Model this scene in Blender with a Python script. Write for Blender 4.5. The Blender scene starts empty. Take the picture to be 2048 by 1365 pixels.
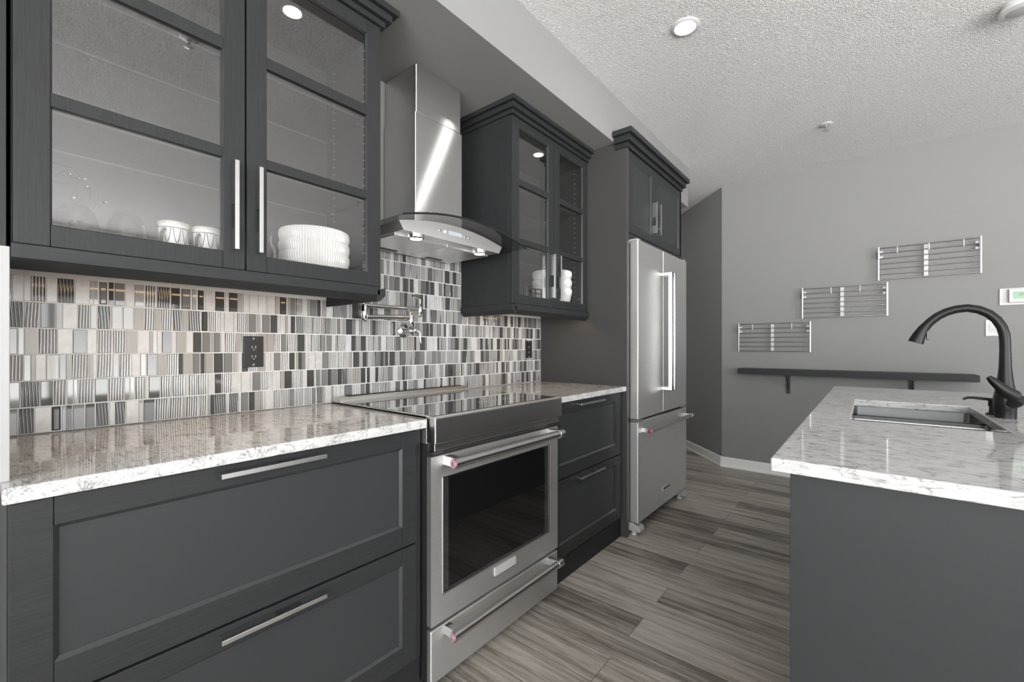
import bpy, bmesh, math, random
from mathutils import Vector, Matrix
SC = bpy.context.scene
COL = SC.collection
PI = math.pi

# ------------------------------------------------------------------ camera
F_PX, YAW, HORIZ = 868.823, 0.6875, 693.4518
cam = bpy.data.cameras.new('camera')
cam.sensor_fit = 'HORIZONTAL'; cam.sensor_width = 36.0
cam.lens = F_PX / 2048 * 36.0
cam.shift_y = (HORIZ - 682.5) / 2048
cam.clip_start = 0.02
co = bpy.data.objects.new('camera', cam); COL.objects.link(co)
co.location = (1.7698, 0.0, 1.1551)
co.rotation_euler = (PI / 2, 0, YAW)
SC.camera = co

# ------------------------------------------------------------------ world, daylight, exposure
W = bpy.data.worlds.new('sky'); SC.world = W; W.use_nodes = True
bg = W.node_tree.nodes['Background']
wt = W.node_tree
_tc = wt.nodes.new('ShaderNodeTexCoord'); _sx = wt.nodes.new('ShaderNodeSeparateXYZ'); _rp = wt.nodes.new('ShaderNodeValToRGB')
wt.links.new(_tc.outputs['Generated'], _sx.inputs[0])
_mr = wt.nodes.new('ShaderNodeMapRange'); _mr.inputs['From Min'].default_value = -1.0
wt.links.new(_sx.outputs['Z'], _mr.inputs[0]); wt.links.new(_mr.outputs[0], _rp.inputs[0])
_e = _rp.color_ramp.elements                       # unseen ground below, brightened to lift the ceiling, pale overcast sky above
_e[0].position = 0.44; _e[0].color = (1.0, 1.0, 0.985, 1); _e[1].position = 0.52; _e[1].color = (0.46, 0.47, 0.48, 1)
wt.links.new(_rp.outputs[0], bg.inputs[0])
bg.inputs[1].default_value = 18.0

def portal(name, loc, rot, sx, sy):
    """light portal in a window opening: only guides the sky's light through the window"""
    l = bpy.data.lights.new(name, 'AREA'); l.shape = 'RECTANGLE'; l.size = sx; l.size_y = sy
    l.cycles.is_portal = True
    o = bpy.data.objects.new(name, l); COL.objects.link(o)
    o.location = loc; o.rotation_euler = rot
    return o
portal('window_portal', (6.95, -0.1, 1.25), (0, PI / 2, 0), 1.7, 4.2)
portal('window_portal', (3.6, -3.55, 1.35), (PI / 2, 0, 0), 4.6, 1.9)

SC.view_settings.view_transform = 'Standard'
SC.view_settings.look = 'None'
SC.view_settings.gamma = 1.0
SC.view_settings.exposure = 0.23
SC.cycles.max_bounces = 10
SC.cycles.diffuse_bounces = 6
SC.cycles.glossy_bounces = 5
SC.cycles.transparent_max_bounces = 16
SC.cycles.sample_clamp_indirect = 6.0
SC.cycles.caustics_reflective = False
SC.cycles.caustics_refractive = False

# ------------------------------------------------------------------ materials
MATS = {}
def nmat(name):
    m = bpy.data.materials.new(name); m.use_nodes = True
    nt = m.node_tree
    return m, nt, nt.nodes['Principled BSDF']
def L(nt, a, b): nt.links.new(a, b)
def node(nt, typ, **kw):
    n = nt.nodes.new(typ)
    for k, v in kw.items():
        if k.startswith('i_'): n.inputs[k[2:].replace('_', ' ')].default_value = v
        else: setattr(n, k, v)
    return n
def gcol(v, tint=(1, 1, 1)):
    return (v * tint[0], v * tint[1], v * tint[2], 1)
def coords(nt, scale=(1, 1, 1), out='Object'):
    tc = node(nt, 'ShaderNodeTexCoord'); mp = node(nt, 'ShaderNodeMapping')
    mp.inputs['Scale'].default_value = scale
    L(nt, tc.outputs[out], mp.inputs[0]); return mp.outputs[0]
def ramp(nt, src, stops):
    r = node(nt, 'ShaderNodeValToRGB'); e = r.color_ramp.elements
    while len(e) < len(stops): e.new(0.5)
    for k, (p, c) in enumerate(stops):
        e[k].position = p; e[k].color = c if len(c) == 4 else (*c, 1)
    L(nt, src, r.inputs[0]); return r.outputs[0]
def noise(nt, vec, scale, detail=4, rough=0.5, dist=0.0):
    n = node(nt, 'ShaderNodeTexNoise'); n.inputs['Scale'].default_value = scale
    n.inputs['Detail'].default_value = detail; n.inputs['Roughness'].default_value = rough
    n.inputs['Distortion'].default_value = dist
    L(nt, vec, n.inputs['Vector']); return n.outputs['Fac']
def bump(nt, b, h, strength, dist):
    n = node(nt, 'ShaderNodeBump'); n.inputs['Strength'].default_value = strength
    n.inputs['Distance'].default_value = dist
    L(nt, h, n.inputs['Height']); L(nt, n.outputs[0], b.inputs['Normal'])
def plain(name, col, rough=0.5, metal=0.0, coat=0.0, spec=0.5):
    m, nt, b = nmat(name)
    b.inputs['Base Color'].default_value = (*col, 1) if len(col) == 3 else col
    b.inputs['Roughness'].default_value = rough; b.inputs['Metallic'].default_value = metal
    b.inputs['Coat Weight'].default_value = coat
    b.inputs['Specular IOR Level'].default_value = spec
    return m
def emis(name, col, strength):
    m, nt, b = nmat(name)
    b.inputs['Base Color'].default_value = (0.8, 0.8, 0.8, 1)
    b.inputs['Emission Color'].default_value = (*col, 1); b.inputs['Emission Strength'].default_value = strength
    return m
def wood(name, col, axis, rough=0.42):
    """charcoal stained wood, grain running along the given axis"""
    m, nt, b = nmat(name)
    sc = {'x': (3, 90, 90), 'y': (90, 3, 90), 'z': (90, 90, 3)}[axis]
    v = coords(nt, sc)
    f = noise(nt, v, 3.0, 6, 0.65)
    c = ramp(nt, f, [(0.3, tuple(x * 0.80 for x in col)), (0.7, tuple(x * 1.16 for x in col))])
    L(nt, c, b.inputs['Base Color'])
    b.inputs['Roughness'].default_value = rough; b.inputs['Specular IOR Level'].default_value = 0.2
    bump(nt, b, f, 0.25, 0.0006)
    return m
CHAR = (0.027, 0.028, 0.0292)
MATS['wood_v'] = wood('charcoal_wood_upright_grain', CHAR, 'z')
def pin_holes(m):
    """two upright rows of small metal shelf-pin sleeves"""
    nt = m.node_tree; b = nt.nodes['Principled BSDF']
    tc = node(nt, 'ShaderNodeTexCoord'); sx = node(nt, 'ShaderNodeSeparateXYZ'); L(nt, tc.outputs['Object'], sx.inputs[0])
    def M(op, a, bb=None):
        n = node(nt, 'ShaderNodeMath', operation=op)
        for k, q in enumerate((a, bb)):
            if q is None: continue
            if isinstance(q, (int, float)): n.inputs[k].default_value = q
            else: L(nt, q, n.inputs[k])
        return n.outputs[0]
    dz = M('MULTIPLY', M('SUBTRACT', M('FRACT', M('DIVIDE', sx.outputs['Z'], .032)), .5), .032)
    dx = M('MINIMUM', M('ABSOLUTE', M('SUBTRACT', sx.outputs['X'], .07)), M('ABSOLUTE', M('SUBTRACT', sx.outputs['X'], .29)))
    hit = M('LESS_THAN', M('ADD', M('MULTIPLY', dz, dz), M('MULTIPLY', dx, dx)), .0032 ** 2)
    mx = node(nt, 'ShaderNodeMix', data_type='RGBA'); mx.inputs[7].default_value = (0.55, 0.55, 0.54, 1)
    src = b.inputs['Base Color'].links[0].from_socket
    L(nt, hit, mx.inputs[0]); L(nt, src, mx.inputs[6]); L(nt, mx.outputs[2], b.inputs['Base Color'])
    return m
MATS['wood_pins'] = pin_holes(wood('charcoal_wood_with_pin_holes', CHAR, 'z'))
MATS['wood_h'] = wood('charcoal_wood_level_grain', CHAR, 'y')
MATS['wood_x'] = wood('charcoal_wood_side_grain', CHAR, 'x')
MATS['wood_shaded'] = wood('shaded_charcoal_wood', (0.020, 0.020, 0.021), 'y', 0.5)  # same charcoal, darkened to carry the shade low down at the plinth
MATS['panel'] = plain('charcoal_smooth_panel', (0.034, 0.0355, 0.037), 0.45, spec=0.22)
MATS['panel_side'] = plain('charcoal_smooth_side', (0.050, 0.050, 0.049), 0.45, spec=0.35)
MATS['bead'] = plain('charcoal_satin_bead', (0.034, 0.035, 0.036), 0.28, spec=0.6)
MATS['black'] = plain('black_gap', (0.012, 0.012, 0.012), 0.6)
MATS['black_plastic'] = plain('black_plastic', (0.018, 0.018, 0.019), 0.25)
MATS['matte_black'] = plain('matte_black_metal', (0.010, 0.010, 0.010), 0.36, 0.0, spec=0.28)
MATS['white_plastic'] = plain('white_plastic', (0.60, 0.60, 0.595), 0.35)
MATS['grey_plastic'] = plain('grey_plastic', (0.38, 0.38, 0.37), 0.45)
MATS['white_paint'] = plain('white_trim_paint', (0.86, 0.86, 0.85), 0.4)
MATS['white_board'] = plain('white_board', (0.34, 0.34, 0.34), 0.45)
MATS['china'] = plain('white_china', (0.82, 0.82, 0.80), 0.25, coat=0.3)
MATS['rack_metal'] = plain('grey_rack_metal', (0.20, 0.20, 0.20), 0.3, 1.0)
MATS['chrome'] = plain('chrome', (0.80, 0.80, 0.80), 0.06, 1.0)
MATS['satin_chrome'] = plain('satin_chrome', (0.56, 0.56, 0.56), 0.28, 1.0)
MATS['badge'] = plain('pale_metal_badge', (0.62, 0.62, 0.61), 0.35, 0.4)
MATS['red'] = plain('red_medallion', (0.45, 0.01, 0.07), 0.2, coat=0.5)
MATS['wire'] = plain('dark_wire', (0.012, 0.012, 0.012), 0.4)
MATS['rim'] = plain('cup_rim_enamel', (0.55, 0.56, 0.48), 0.3)
MATS['oven_glass'] = plain('oven_black_glass', (0.006, 0.006, 0.006), 0.03, spec=0.5)
MATS['oven_tint'] = plain('oven_tinted_glass_border', (0.03, 0.03, 0.03), 0.05, spec=0.9)
MATS['cooktop'] = plain('cooktop_black_glass', (0.010, 0.010, 0.010), 0.02, coat=1.0, spec=1.0)
MATS['lcd'] = plain('lcd_green', (0.26, 0.44, 0.30), 0.3)
MATS['lcd_digit'] = plain('lcd_digit_dark', (0.05, 0.10, 0.07), 0.5)
MATS['pinkish'] = plain('pink_medallion', (0.45, 0.22, 0.27), 0.25, coat=0.5)
MATS['display'] = emis('pale_display', (0.85, 0.92, 1.0), 0.55)
MATS['display'].node_tree.nodes['Principled BSDF'].inputs['Base Color'].default_value = (0.08, 0.09, 0.1, 1)
MATS['blue_led'] = emis('blue_button', (0.45, 0.45, 1.0), 1.2)
MATS['lamp_white'] = emis('ceiling_lamp_diffuser', (1.0, 0.98, 0.95), 70.0)
MATS['lamp_warm'] = emis('warm_lamp_diffuser', (1.0, 0.80, 0.55), 6.0)
MATS['strip_warm'] = emis('warm_strip_diffuser', (1.0, 0.60, 0.28), 15.0)

def stainless(name, val, rough, aniso, rot=0.25):
    m, nt, b = nmat(name)
    b.inputs['Metallic'].default_value = 1.0
    v = coords(nt, (2, 2, 160))
    f = noise(nt, v, 4.0, 3, 0.6)
    c = ramp(nt, f, [(0.3, gcol(val * 0.95, (1, 1, 0.99))), (0.7, gcol(val * 1.03, (1, 1, 0.99)))])
    L(nt, c, b.inputs['Base Color'])
    b.inputs['Roughness'].default_value = rough
    b.inputs['Anisotropic'].default_value = aniso
    b.inputs['Anisotropic Rotation'].default_value = rot
    t = node(nt, 'ShaderNodeTangent'); t.direction_type = 'RADIAL'; t.axis = 'Z'
    L(nt, t.outputs[0], b.inputs['Tangent'])
    return m
def brushed_sheet(name, val, rough, aniso):
    """strongly brushed sheet: highlights stretch across the brushing, sharp along it"""
    m = bpy.data.materials.new(name); m.use_nodes = True; nt = m.node_tree; nt.nodes.clear()
    o = node(nt, 'ShaderNodeOutputMaterial'); g = node(nt, 'ShaderNodeBsdfAnisotropic')
    f = noise(nt, coords(nt, (2, 2, 160)), 4.0, 3, 0.6)
    L(nt, ramp(nt, f, [(0.3, gcol(val * 0.97, (1, 1, 0.985))), (0.7, gcol(val * 1.02, (1, 1, 0.985)))]), g.inputs['Color'])
    g.inputs['Roughness'].default_value = rough; g.inputs['Anisotropy'].default_value = aniso
    t = node(nt, 'ShaderNodeTangent'); t.direction_type = 'RADIAL'; t.axis = 'Z'
    L(nt, t.outputs[0], g.inputs['Tangent']); L(nt, g.outputs[0], o.inputs[0]); return m
MATS['steel'] = stainless('brushed_stainless', 0.76, 0.52, 0.5)
MATS['steel_hood'] = brushed_sheet('brushed_stainless_hood', 0.70, 0.26, 0.80)
MATS['steel_canopy'] = stainless('satin_stainless_canopy', 0.95, 0.40, 0.3)
MATS['steel_dark'] = stainless('brushed_dark_stainless', 0.46, 0.33, 0.6)
MATS['steel_sink'] = stainless('satin_stainless_sink', 0.24, 0.24, 0.0)

def glass_pane(name, base, edge, power, tint=1.0, rough=0.0):
    """thin glass: mostly see-through, with a mirror share that grows towards grazing angles"""
    m = bpy.data.materials.new(name); m.use_nodes = True; nt = m.node_tree
    nt.nodes.clear()
    o = node(nt, 'ShaderNodeOutputMaterial'); mx = node(nt, 'ShaderNodeMixShader')
    t = node(nt, 'ShaderNodeBsdfTransparent'); g = node(nt, 'ShaderNodeBsdfGlossy')
    t.inputs[0].default_value = (tint, tint, tint, 1); g.inputs['Roughness'].default_value = rough
    lw = node(nt, 'ShaderNodeLayerWeight'); lw.inputs[0].default_value = 0.5
    pw = node(nt, 'ShaderNodeMath', operation='POWER'); pw.inputs[1].default_value = power
    L(nt, lw.outputs['Facing'], pw.inputs[0])
    ma = node(nt, 'ShaderNodeMath', operation='MULTIPLY_ADD'); ma.inputs[1].default_value = edge; ma.inputs[2].default_value = base
    L(nt, pw.outputs[0], ma.inputs[0])
    L(nt, ma.outputs[0], mx.inputs[0]); L(nt, t.outputs[0], mx.inputs[1]); L(nt, g.outputs[0], mx.inputs[2])
    L(nt, mx.outputs[0], o.inputs[0]); return m
MATS['pane'] = glass_pane('cabinet_glass', 0.12, 0.30, 3.0, 0.97)
MATS['clear'] = glass_pane('clear_glass', 0.03, 0.75, 3.5, 0.95)
MATS['shelf_glass'] = glass_pane('shelf_glass', 0.03, 0.12, 3.0, 0.97)
MATS['hood_glass'] = glass_pane('hood_glass', 0.05, 0.25, 3.0, 0.80)
MATS['glass_edge'] = plain('dark_glass_edge', (0.012, 0.014, 0.014), 0.15, spec=0.25)
MATS['shelf_edge'] = plain('glass_shelf_edge', (0.12, 0.13, 0.13), 0.1)
def real_glass(name):
    m, nt, b = nmat(name)
    b.inputs['Transmission Weight'].default_value = 1.0; b.inputs['Roughness'].default_value = 0.0
    b.inputs['IOR'].default_value = 1.45; b.inputs['Base Color'].default_value = (0.62, 0.63, 0.63, 1)
    return m
MATS['crystal'] = real_glass('crystal_glass')

def paint(name, val, tint=(1, 1, 1), bs=0.05):
    m, nt, b = nmat(name)
    v = coords(nt)
    f = noise(nt, v, 220, 2, 0.5)
    b.inputs['Base Color'].default_value = gcol(val, tint); b.inputs['Roughness'].default_value = 0.6
    b.inputs['Specular IOR Level'].default_value = 0.3
    bump(nt, b, f, bs, 0.0006); return m
MATS['wall'] = paint('grey_wall_paint', 0.25, (1.0, 1.0, 0.985))
MATS['wall_light'] = paint('light_wall_paint', 0.85)
def ceiling_mat():
    m, nt, b = nmat('stippled_ceiling')
    v = coords(nt)
    f = noise(nt, v, 110, 3, 0.6, 0.8)
    g = noise(nt, v, 190, 2, 0.5)
    a = node(nt, 'ShaderNodeMath', operation='MULTIPLY_ADD'); a.inputs[1].default_value = 0.35
    L(nt, g, a.inputs[0]); L(nt, f, a.inputs[2])
    r = ramp(nt, a.outputs[0], [(0.48, (0, 0, 0)), (0.80, (1, 1, 1))])
    b.inputs['Base Color'].default_value = gcol(0.90); b.inputs['Roughness'].default_value = 0.85
    bump(nt, b, r, 1.0, 0.006); return m
MATS['ceiling'] = ceiling_mat()

def floor_mat():
    m, nt, b = nmat('grey_brown_plank_floor')
    tc = node(nt, 'ShaderNodeTexCoord')
    mp = node(nt, 'ShaderNodeMapping'); mp.inputs['Location'].default_value = (0.19, 0.02, 0)
    L(nt, tc.outputs['Object'], mp.inputs[0])
    br = node(nt, 'ShaderNodeTexBrick'); br.offset = 0.37; br.offset_frequency = 2
    br.inputs['Scale'].default_value = 1.0
    br.inputs['Brick Width'].default_value = 1.22; br.inputs['Row Height'].default_value = 0.15
    br.inputs['Mortar Size'].default_value = 0.0011; br.inputs['Mortar Smooth'].default_value = 0.3
    br.inputs['Color1'].default_value = (0, 0, 0, 1); br.inputs['Color2'].default_value = (1, 1, 1, 1)
    br.inputs['Mortar'].default_value = (0.3, 0.3, 0.3, 1)
    L(nt, mp.outputs[0], br.inputs['Vector'])
    sep = node(nt, 'ShaderNodeSeparateColor'); L(nt, br.outputs['Color'], sep.inputs[0])
    # grain, shifted per plank
    off = node(nt, 'ShaderNodeVectorMath', operation='MULTIPLY_ADD')
    comb = node(nt, 'ShaderNodeCombineXYZ')
    mul = node(nt, 'ShaderNodeMath', operation='MULTIPLY'); mul.inputs[1].default_value = 31.0
    L(nt, sep.outputs[0], mul.inputs[0]); L(nt, mul.outputs[0], comb.inputs[0]); L(nt, mul.outputs[0], comb.inputs[1])
    off.inputs[1].default_value = (1, 1, 1)
    L(nt, mp.outputs[0], off.inputs[0]); L(nt, comb.outputs[0], off.inputs[2])
    def grain(sx, sy, sc, det, ro, di):
        mm = node(nt, 'ShaderNodeMapping'); mm.inputs['Scale'].default_value = (sx, sy, 1)
        L(nt, off.outputs[0], mm.inputs[0]); return noise(nt, mm.outputs[0], sc, det, ro, di)
    g1 = grain(1.2, 22, 1.6, 6, 0.62, 0.35)
    g2 = grain(5, 150, 2.0, 5, 0.7, 0.2)
    g3 = grain(0.7, 5.0, 1.5, 3, 0.5, 0.3)
    mixv = node(nt, 'ShaderNodeMath', operation='MULTIPLY_ADD'); mixv.inputs[1].default_value = 0.75
    L(nt, g2, mixv.inputs[0]); L(nt, g1, mixv.inputs[2])
    mixw = node(nt, 'ShaderNodeMath', operation='MULTIPLY_ADD'); mixw.inputs[1].default_value = 0.55
    L(nt, g3, mixw.inputs[0]); L(nt, mixv.outputs[0], mixw.inputs[2])
    plk = node(nt, 'ShaderNodeMath', operation='MULTIPLY_ADD'); plk.inputs[1].default_value = 0.30
    L(nt, sep.outputs[0], plk.inputs[0]); L(nt, mixw.outputs[0], plk.inputs[2])
    c = ramp(nt, plk.outputs[0], [(0.72, (0.055, 0.045, 0.037)), (0.95, (0.165, 0.144, 0.124)),
                                  (1.18, (0.33, 0.296, 0.26)), (1.42, (0.51, 0.468, 0.42))])
    mr = node(nt, 'ShaderNodeMapRange'); mr.inputs['From Min'].default_value = 0.65; mr.inputs['From Max'].default_value = 1.7
    L(nt, plk.outputs[0], mr.inputs[0])
    for l in list(nt.links):
        if l.to_node.type == 'VALTORGB' and l.from_node == plk: nt.links.remove(l)
    rn = [n for n in nt.nodes if n.type == 'VALTORGB'][-1]
    L(nt, mr.outputs[0], rn.inputs[0])
    for e, p in zip(rn.color_ramp.elements, (0.22, 0.43, 0.58, 0.80)): e.position = p
    mx = node(nt, 'ShaderNodeMix', data_type='RGBA'); mx.inputs[7].default_value = (0.03, 0.027, 0.025, 1)
    L(nt, br.outputs['Fac'], mx.inputs[0]); L(nt, rn.outputs[0], mx.inputs[6])
    L(nt, mx.outputs[2], b.inputs['Base Color'])
    b.inputs['Roughness'].default_value = 0.42; b.inputs['Specular IOR Level'].default_value = 0.45
    bump(nt, b, plk.outputs[0], 0.12, 0.0015); return m
MATS['floor'] = floor_mat()

def quartz():
    m, nt, b = nmat('white_quartz_grey_veins')
    v = coords(nt, (1.0, 1.0, 1.0))
    mp = node(nt, 'ShaderNodeMapping'); mp.inputs['Scale'].default_value = (7, 27, 34); mp.inputs['Rotation'].default_value = (0, 0, 0.15)
    L(nt, v, mp.inputs[0])
    f = noise(nt, mp.outputs[0], 1.5, 5, 0.55, 1.1)
    sb = node(nt, 'ShaderNodeMath', operation='SUBTRACT'); sb.inputs[1].default_value = 0.5; L(nt, f, sb.inputs[0])
    ab = node(nt, 'ShaderNodeMath', operation='ABSOLUTE'); L(nt, sb.outputs[0], ab.inputs[0])
    g = noise(nt, v, 26, 3, 0.5, 0.5)
    th = node(nt, 'ShaderNodeMath', operation='MULTIPLY'); L(nt, ab.outputs[0], th.inputs[0])
    gg = node(nt, 'ShaderNodeMapRange'); gg.inputs['From Min'].default_value = 0.38; gg.inputs['From Max'].default_value = 0.66
    gg.inputs['To Min'].default_value = 6.0; gg.inputs['To Max'].default_value = 0.8
    L(nt, g, gg.inputs[0]); L(nt, gg.outputs[0], th.inputs[1])
    c = ramp(nt, th.outputs[0], [(0.0, (0.20, 0.20, 0.205)), (0.025, (0.36, 0.36, 0.36)), (0.07, (0.53, 0.53, 0.525)), (0.2, (0.60, 0.60, 0.59))])
    L(nt, c, b.inputs['Base Color'])
    b.inputs['Roughness'].default_value = 0.055; b.inputs['Specular IOR Level'].default_value = 0.65
    return m
MATS['quartz'] = quartz()

def stripe_tile(name, lo, hi, sc, tilt):
    m, nt, b = nmat(name)
    tc = node(nt, 'ShaderNodeTexCoord'); mp = node(nt, 'ShaderNodeMapping')
    mp.inputs['Rotation'].default_value = (tilt, 0, 0)
    L(nt, tc.outputs['Object'], mp.inputs[0])
    w = node(nt, 'ShaderNodeTexWave', wave_type='BANDS', bands_direction='Y')
    w.inputs['Scale'].default_value = sc; w.inputs['Distortion'].default_value = 2.6; w.inputs['Detail'].default_value = 1
    w.inputs['Detail Scale'].default_value = 0.16
    L(nt, mp.outputs[0], w.inputs['Vector'])
    c = ramp(nt, w.outputs['Fac'], [(0.32, gcol(lo)), (0.55, gcol(hi))])
    L(nt, c, b.inputs['Base Color']); b.inputs['Roughness'].default_value = 0.08
    bump(nt, b, w.outputs['Fac'], 0.5, 0.0012); return m
def marble_tile(name, v0, v1):
    m, nt, b = nmat(name)
    f = noise(nt, coords(nt, (1, 1, 0.6)), 40, 4, 0.55, 0.8)
    L(nt, ramp(nt, f, [(0.3, gcol(v0)), (0.7, gcol(v1))]), b.inputs['Base Color'])
    b.inputs['Roughness'].default_value = 0.28; return m
TILE = [marble_tile('tile_white_marble', 0.48, 0.61), plain('tile_pale_glass', (0.36, 0.36, 0.355), 0.06),
        plain('tile_mid_glass', (0.19, 0.19, 0.188), 0.05), plain('tile_dark_glass', (0.062, 0.062, 0.060), 0.04),
        stripe_tile('tile_pinstripe', 0.045, 0.56, 50, 0.02), stripe_tile('tile_dark_pinstripe', 0.03, 0.20, 46, -0.05),
        plain('tile_taupe', (0.33, 0.315, 0.29), 0.3), plain('tile_grout', (0.74, 0.735, 0.72), 0.8)]

# ------------------------------------------------------------------ mesh helpers (world coordinates in, local out)
WL = {}
class MB:
    def __init__(s): s.bm = bmesh.new()
    def box(s, x0, x1, y0, y1, z0, z1):
        vs = [s.bm.verts.new(p) for p in ((x0, y0, z0), (x1, y0, z0), (x1, y1, z0), (x0, y1, z0),
                                          (x0, y0, z1), (x1, y0, z1), (x1, y1, z1), (x0, y1, z1))]
        for f in ((3, 2, 1, 0), (4, 5, 6, 7), (0, 1, 5, 4), (1, 2, 6, 5), (2, 3, 7, 6), (3, 0, 4, 7)):
            s.bm.faces.new([vs[k] for k in f])
        return s
    def prism(s, pts, axis, a, b):
        """polygon pts in the two other axes (in xyz order), extruded along axis from a to b"""
        def P(p, t):
            q = list(p); q.insert('xyz'.index(axis), t); return q
        A = [s.bm.verts.new(P(p, a)) for p in pts]; B = [s.bm.verts.new(P(p, b)) for p in pts]
        n = len(pts)
        s.bm.faces.new(A); s.bm.faces.new(B[::-1])
        for k in range(n): s.bm.faces.new((A[k], B[k], B[(k + 1) % n], A[(k + 1) % n]))
        return s
    def tube(s, path, r, seg=14, cap=True):
        path = [Vector(p) for p in path]; n = len(path)
        rs = r if isinstance(r, (list, tuple)) else [r] * n
        rings = []; prev = None
        for k in range(n):
            t = (path[min(k + 1, n - 1)] - path[max(k - 1, 0)]).normalized()
            if prev is None:
                u = Vector((0, 0, 1)) if abs(t.z) < 0.9 else Vector((1, 0, 0))
                u = (u - t * u.dot(t)).normalized()
            else: u = (prev - t * prev.dot(t)).normalized()
            prev = u; w = t.cross(u)
            rings.append([s.bm.verts.new(path[k] + (u * math.cos(a) + w * math.sin(a)) * rs[k])
                          for a in (2 * PI * q / seg for q in range(seg))])
        for k in range(n - 1):
            for q in range(seg):
                s.bm.faces.new((rings[k][q], rings[k][(q + 1) % seg], rings[k + 1][(q + 1) % seg], rings[k + 1][q]))
        if cap: s.bm.faces.new(rings[0][::-1]); s.bm.faces.new(rings[-1])
        return s
    def lathe(s, prof, c, axis='z', seg=32, closed=False, flute=None):
        """profile [(r, h)] around an axis through c"""
        c = Vector(c); rings = []
        for k, (r, h) in enumerate(prof):
            ring = []
            for q in range(seg):
                a = 2 * PI * q / seg
                rr = max(r, 1e-5)
                if flute and flute[2] <= k <= flute[3]: rr += flute[1] * (1 if q % flute[0] else -1)
                p = {'z': (rr * math.cos(a), rr * math.sin(a), h), 'x': (h, rr * math.cos(a), rr * math.sin(a)),
                     'y': (rr * math.sin(a), h, rr * math.cos(a))}[axis]
                ring.append(s.bm.verts.new(c + Vector(p)))
            rings.append(ring)
        for k in range(len(rings) - 1 + (1 if closed else 0)):
            A, B = rings[k], rings[(k + 1) % len(rings)]
            for q in range(seg): s.bm.faces.new((A[q], A[(q + 1) % seg], B[(q + 1) % seg], B[q]))
        if not closed:
            if prof[0][0] > 1e-4: s.bm.faces.new(rings[0][::-1])
            if prof[-1][0] > 1e-4: s.bm.faces.new(rings[-1])
        return s
    def sphere(s, c, r, seg=10):
        bmesh.ops.create_uvsphere(s.bm, u_segments=seg, v_segments=max(6, seg // 2), radius=r, matrix=Matrix.Translation(c)); return s
    def build(s, name, mat, parent=None, loc=None, bevel=0.0, smooth=False, seg=2, flat_angle=0.6):
        org = Vector(WL[parent.name]) if parent else (Vector(loc) if loc else Vector((0, 0, 0)))
        bmesh.ops.recalc_face_normals(s.bm, faces=s.bm.faces[:])
        if bevel:
            es = [e for e in s.bm.edges if len(e.link_faces) == 2 and e.calc_face_angle(0) > 0.5]
            bmesh.ops.bevel(s.bm, geom=es, offset=bevel, segments=seg, profile=0.5, affect='EDGES', clamp_overlap=True)
        for v in s.bm.verts: v.co -= org
        me = bpy.data.meshes.new(name)
        if smooth:
            for f in s.bm.faces: f.smooth = True
            for e in s.bm.edges:
                if len(e.link_faces) == 2 and e.calc_face_angle(0) > flat_angle: e.smooth = False
        s.bm.to_mesh(me); s.bm.free()
        for m in (mat if isinstance(mat, list) else [mat]): me.materials.append(MATS[m] if isinstance(m, str) else m)
        o = bpy.data.objects.new(name, me); COL.objects.link(o)
        if parent: o.parent = parent
        else: o.location = org
        WL[o.name] = org
        return o
def tag(o, label, cat, group=None):
    o['label'] = label; o['category'] = cat
    if group: o['group'] = group
    return o
def thing(name, loc, label, cat, group=None):
    o = bpy.data.objects.new(name, None); COL.objects.link(o); o.location = loc; o.empty_display_size = 0.05
    WL[o.name] = Vector(loc); return tag(o, label, cat, group)
def struct(name, mb, mat, **kw):
    o = mb.build(name, mat, **kw); o['kind'] = 'structure'; return o
def dup(root, delta, label=None):
    r = root.copy(); COL.objects.link(r); r.location = Vector(root.location) + Vector(delta)
    WL[r.name] = WL[root.name] + Vector(delta)
    if label: r['label'] = label
    for ch in list(root.children):
        c = ch.copy(); COL.objects.link(c); c.parent = r; WL[c.name] = WL[r.name]
        for g in list(ch.children):
            d = g.copy(); COL.objects.link(d); d.parent = c
    return r
def part_label(o, s): o['label'] = s; return o

# ------------------------------------------------------------------ setting
HC = 2.693; YF = 4.523; XR = 6.8; YB = -3.4
struct('floor', MB().box(-1.6, XR + .1, YB - .1, 6.9, -0.06, 0.0), 'floor')
struct('ceiling', MB().box(-1.6, XR + .1, YB - .1, 6.9, HC, HC + 0.06), 'ceiling')
struct('wall_left', MB().box(-0.12, 0.0, YB, 3.62, 0, HC), 'wall')
struct('wall_back', MB().box(0.675, XR, YF, YF + 0.1, 0, HC), 'wall')
# slanted wall running back into the passage behind the refrigerator
dx, dy = -0.680, 0.733
q0 = (0.675, YF); q1 = (0.675 + dx * 2.6, YF + dy * 2.6)
struct('wall_passage', MB().prism([q0, (0.775, YF + .1), (q1[0] + .1, q1[1] + .1), q1], 'z', 0, HC), 'wall')
struct('wall_passage_side', MB().box(-1.6, -0.12, 3.52, 3.62, 0, HC), 'wall')
struct('wall_passage_end', MB().box(-1.6, -1.5, 3.62, 6.9, 0, HC), 'wall')
struct('trim_1', MB().box(0.0, 0.567, YB, 2.49, 2.403, HC).box(0.0, 0.567, 2.49, 3.853, 2.355, HC), 'wall')
def baseboard(name, x0, x1):
    prof = [(YF, 0), (YF - .016, 0), (YF - .016, .016), (YF - .011, .022), (YF - .011, .088), (YF - .006, .095), (YF, .095)]
    struct(name, MB().prism(prof, 'x', x0, x1), 'white_paint')
baseboard('baseboard_back', 0.665, XR)
nx, ny = -0.733, -0.680
def bw(t, d, z): return (q0[0] + dx * t + nx * d, q0[1] + dy * t + ny * d, z)
mb = MB()
A = [mb.bm.verts.new(bw(0.0, d, z)) for d, z in ((0, 0), (.016, 0), (.016, .016), (.011, .022), (.011, .088), (.006, .095), (0, .095))]
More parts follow.
